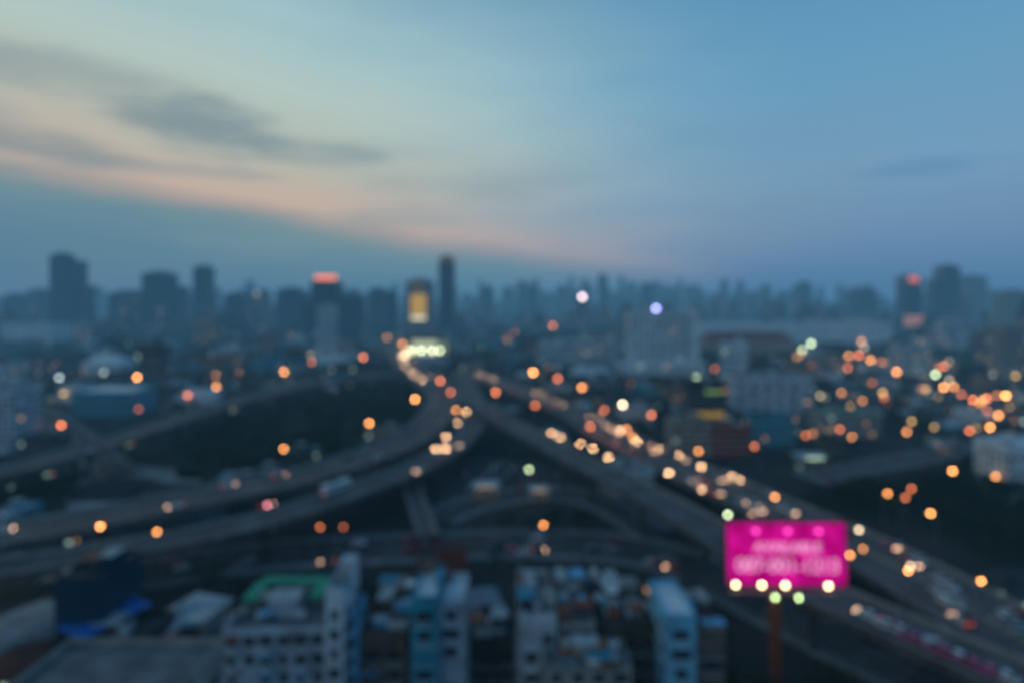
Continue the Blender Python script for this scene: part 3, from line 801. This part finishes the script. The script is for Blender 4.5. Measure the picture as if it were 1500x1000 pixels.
def traffic(r, n, deck, lo=0, hi=1, maxd=700, ms=None):
    L, T, N = r['L'], r['T'], r['N']
    for i in range(n):
        k_ = int(U(lo, hi)*(len(L)-1)); p, t, nn = L[k_], T[k_], N[k_]
        if p.y > maxd or p.y < 60: continue
        side = R() < .5; o = U(.15, .42)*r['w']*(1 if side else -1)
        tt = t if side else -t
        inst('car', random.choice(ms or CDIM), p.x+nn.x*o, p.y+nn.y*o, p.z+.02, math.atan2(tt.y, tt.x)-math.pi/2)
MIXC = CDIM+COFF
traffic(rtr, 75, 8, ms=CDIM+CDIM+COFF); traffic(lup, 20, 13, ms=COFF+CDIM[:2]); traffic(llo, 10, 10, ms=COFF+CDIM[:1]); traffic(rex, 10, 13, 0, .7, ms=COFF); traffic(fleft, 10, 12, ms=COFF); traffic(front, 16, 0, ms=COFF); traffic(cross, 12, 9, ms=COFF+CDIM[:2]); traffic(trunk, 60, 13, 0, 1, 1300)
for i in range(34):
    a = U(650, 830); b = U(682, 720); x, y = G(a, b, 0)
    if inpoly(x, y, KEEP[2]): inst('car', random.choice(COFF), round(x/3)*3, round(y/6)*6, .06, 0 if R() < .5 else math.pi)

# ------------------------------------------------------------ sky
w = bpy.data.worlds.new('World'); scene.world = w; w.use_nodes = True
k = NT(w.node_tree); k.n.clear()
tc = k.n.new('ShaderNodeTexCoord'); sp = k.n.new('ShaderNodeSeparateXYZ'); k.l.new(tc.outputs['Generated'], sp.inputs[0])
X, Y, Z = sp.outputs
hyp = k.m('SQRT', k.m('ADD', k.m('MULTIPLY', X, X), k.m('ADD', k.m('MULTIPLY', Y, Y), 1e-5)))
s = k.m('DIVIDE', X, hyp)
mp = k.n.new('ShaderNodeMapping'); mp.inputs['Scale'].default_value = (1.6, 1.6, 7); k.l.new(tc.outputs['Generated'], mp.inputs[0])
n1 = k.noise(mp.outputs[0], 1.6, 5, .5)
mp2 = k.n.new('ShaderNodeMapping'); mp2.inputs['Scale'].default_value = (1.5, 1.5, 7); mp2.inputs['Location'].default_value = (3.1, 1.7, .4); k.l.new(tc.outputs['Generated'], mp2.inputs[0])
n2 = k.noise(mp2.outputs[0], 1.8, 4, .5)
n3 = k.noise(mp2.outputs[0], 4.2, 5, .6)
sc_ = k.m('MAXIMUM', k.m('MINIMUM', s, 0.3), -0.8)
edge = k.m('SUBTRACT', .168, k.m('MULTIPLY', k.m('ADD', sc_, .669), .155))
e = k.m('ADD', k.m('SUBTRACT', Z, edge), k.m('MULTIPLY', k.m('SUBTRACT', n1, .5), .06))
e = k.m('ADD', e, k.m('MULTIPLY', k.m('SUBTRACT', n3, .5), .022))
t = k.m('DIVIDE', k.m('ADD', e, .2), 1.2, clamp=True)
def T_(v): return (v+.2)/1.2
left = k.ramp(t, [(T_(a), lin(c)) for a, c in ((-.16,(72,122,152)),(-.08,(86,130,153)),(-.03,(96,136,153)),(-.008,(112,142,153)),(.012,(158,154,153)),(.034,(193,174,162)),(.065,(188,178,166)),(.11,(180,184,174)),(.2,(176,198,193)),(.3,(160,194,201)),(.5,(98,147,176)),(.85,(44,83,128)))])
right = k.ramp(Z, [(p, lin(c)) for p, c in ((0,(78,121,160)),(.05,(90,130,168)),(.12,(108,144,177)),(.2,(114,156,187)),(.33,(103,156,190)),(.47,(88,147,186)),(.7,(50,94,140)),(1,(32,67,110)))])
f = k.mrange(k.m('ADD', s, k.m('MULTIPLY', k.m('SUBTRACT', n1, .5), .4)), -.40, .52, 0, 1, True)
c = k.mix(f, left, right)
# broad thin stratus
cl = k.m('MULTIPLY', k.mrange(n2, .46, .72, 0, .55, True), k.mrange(s, -.3, .15, 1, .2, True))
cl = k.m('MULTIPLY', cl, k.mrange(Z, .03, .1, 0, 1, True))
cl = k.m('MULTIPLY', cl, k.mrange(Z, .24, .38, 1, .3, True))
c = k.mix(cl, c, lin((118, 147, 158)))
# individual cloud patches: (bearing sine, height, half width, half height, density)
for (a0, z0, ra, rz, am) in ((-.47, .255, .11, .045, .75), (-.66, .207, .12, .022, .6), (-.62, .30, .16, .03, .4), (-.33, .235, .13, .022, .35), (-.52, .195, .16, .012, .35), (.575, .186, .07, .014, .4), (-.05, .20, .2, .03, .2)):
    da = k.m('DIVIDE', k.m('SUBTRACT', s, a0), ra); dz = k.m('DIVIDE', k.m('SUBTRACT', Z, z0), rz)
    dd = k.m('ADD', k.m('MULTIPLY', da, da), k.m('MULTIPLY', dz, dz))
    dd = k.m('ADD', dd, k.m('MULTIPLY', k.m('SUBTRACT', n3, .5), 3.2))
    mk = k.m('MULTIPLY', k.mrange(dd, -.2, 1.5, 1, 0, True), am)
    c = k.mix(mk, c, lin((108, 136, 148)) if a0 < .3 else lin((88, 132, 172)))
hb = k.mrange(Z, 0, .065, .65, 0, True); c = k.mix(hb, c, lin((74, 123, 159)))
c = k.mix(k.m('LESS_THAN', Z, -.002), c, HAZE)
sky = k.n.new('ShaderNodeTexSky'); sky.sky_type = 'NISHITA'; sky.sun_disc = False
sky.sun_elevation = math.radians(1); sky.sun_rotation = math.radians(-38)
b1 = k.n.new('ShaderNodeBackground'); k.l.new(sky.outputs[0], b1.inputs[0]); b1.inputs[1].default_value = .001
b2 = k.n.new('ShaderNodeBackground'); k.l.new(c, b2.inputs[0]); b2.inputs[1].default_value = 1
ad = k.n.new('ShaderNodeAddShader'); k.l.new(b1.outputs[0], ad.inputs[0]); k.l.new(b2.outputs[0], ad.inputs[1])
wo = k.n.new('ShaderNodeOutputWorld'); k.l.new(ad.outputs[0], wo.inputs[0])

sl = bpy.data.lights.new('sun', 'SUN'); sl.energy = .12; sl.angle = math.radians(12); sl.color = (1, .75, .6)
so = bpy.data.objects.new('sun', sl); col.objects.link(so)
d = Vector((math.sin(math.radians(-38)), math.cos(math.radians(-38)), math.tan(math.radians(3))))
so.rotation_euler = d.to_track_quat('Z', 'Y').to_euler()

# ------------------------------------------------------------ camera
cam = bpy.data.cameras.new('camera'); co = bpy.data.objects.new('camera', cam); col.objects.link(co)
co.location = (0, 0, H); co.rotation_euler = (math.pi/2, 0, 0)
cam.sensor_width = 36; cam.lens = 20; cam.shift_y = -0.04
cam.clip_start = .1; cam.clip_end = 60000
cam.dof.use_dof = True; cam.dof.focus_distance = .35; cam.dof.aperture_fstop = 2.9
scene.camera = co
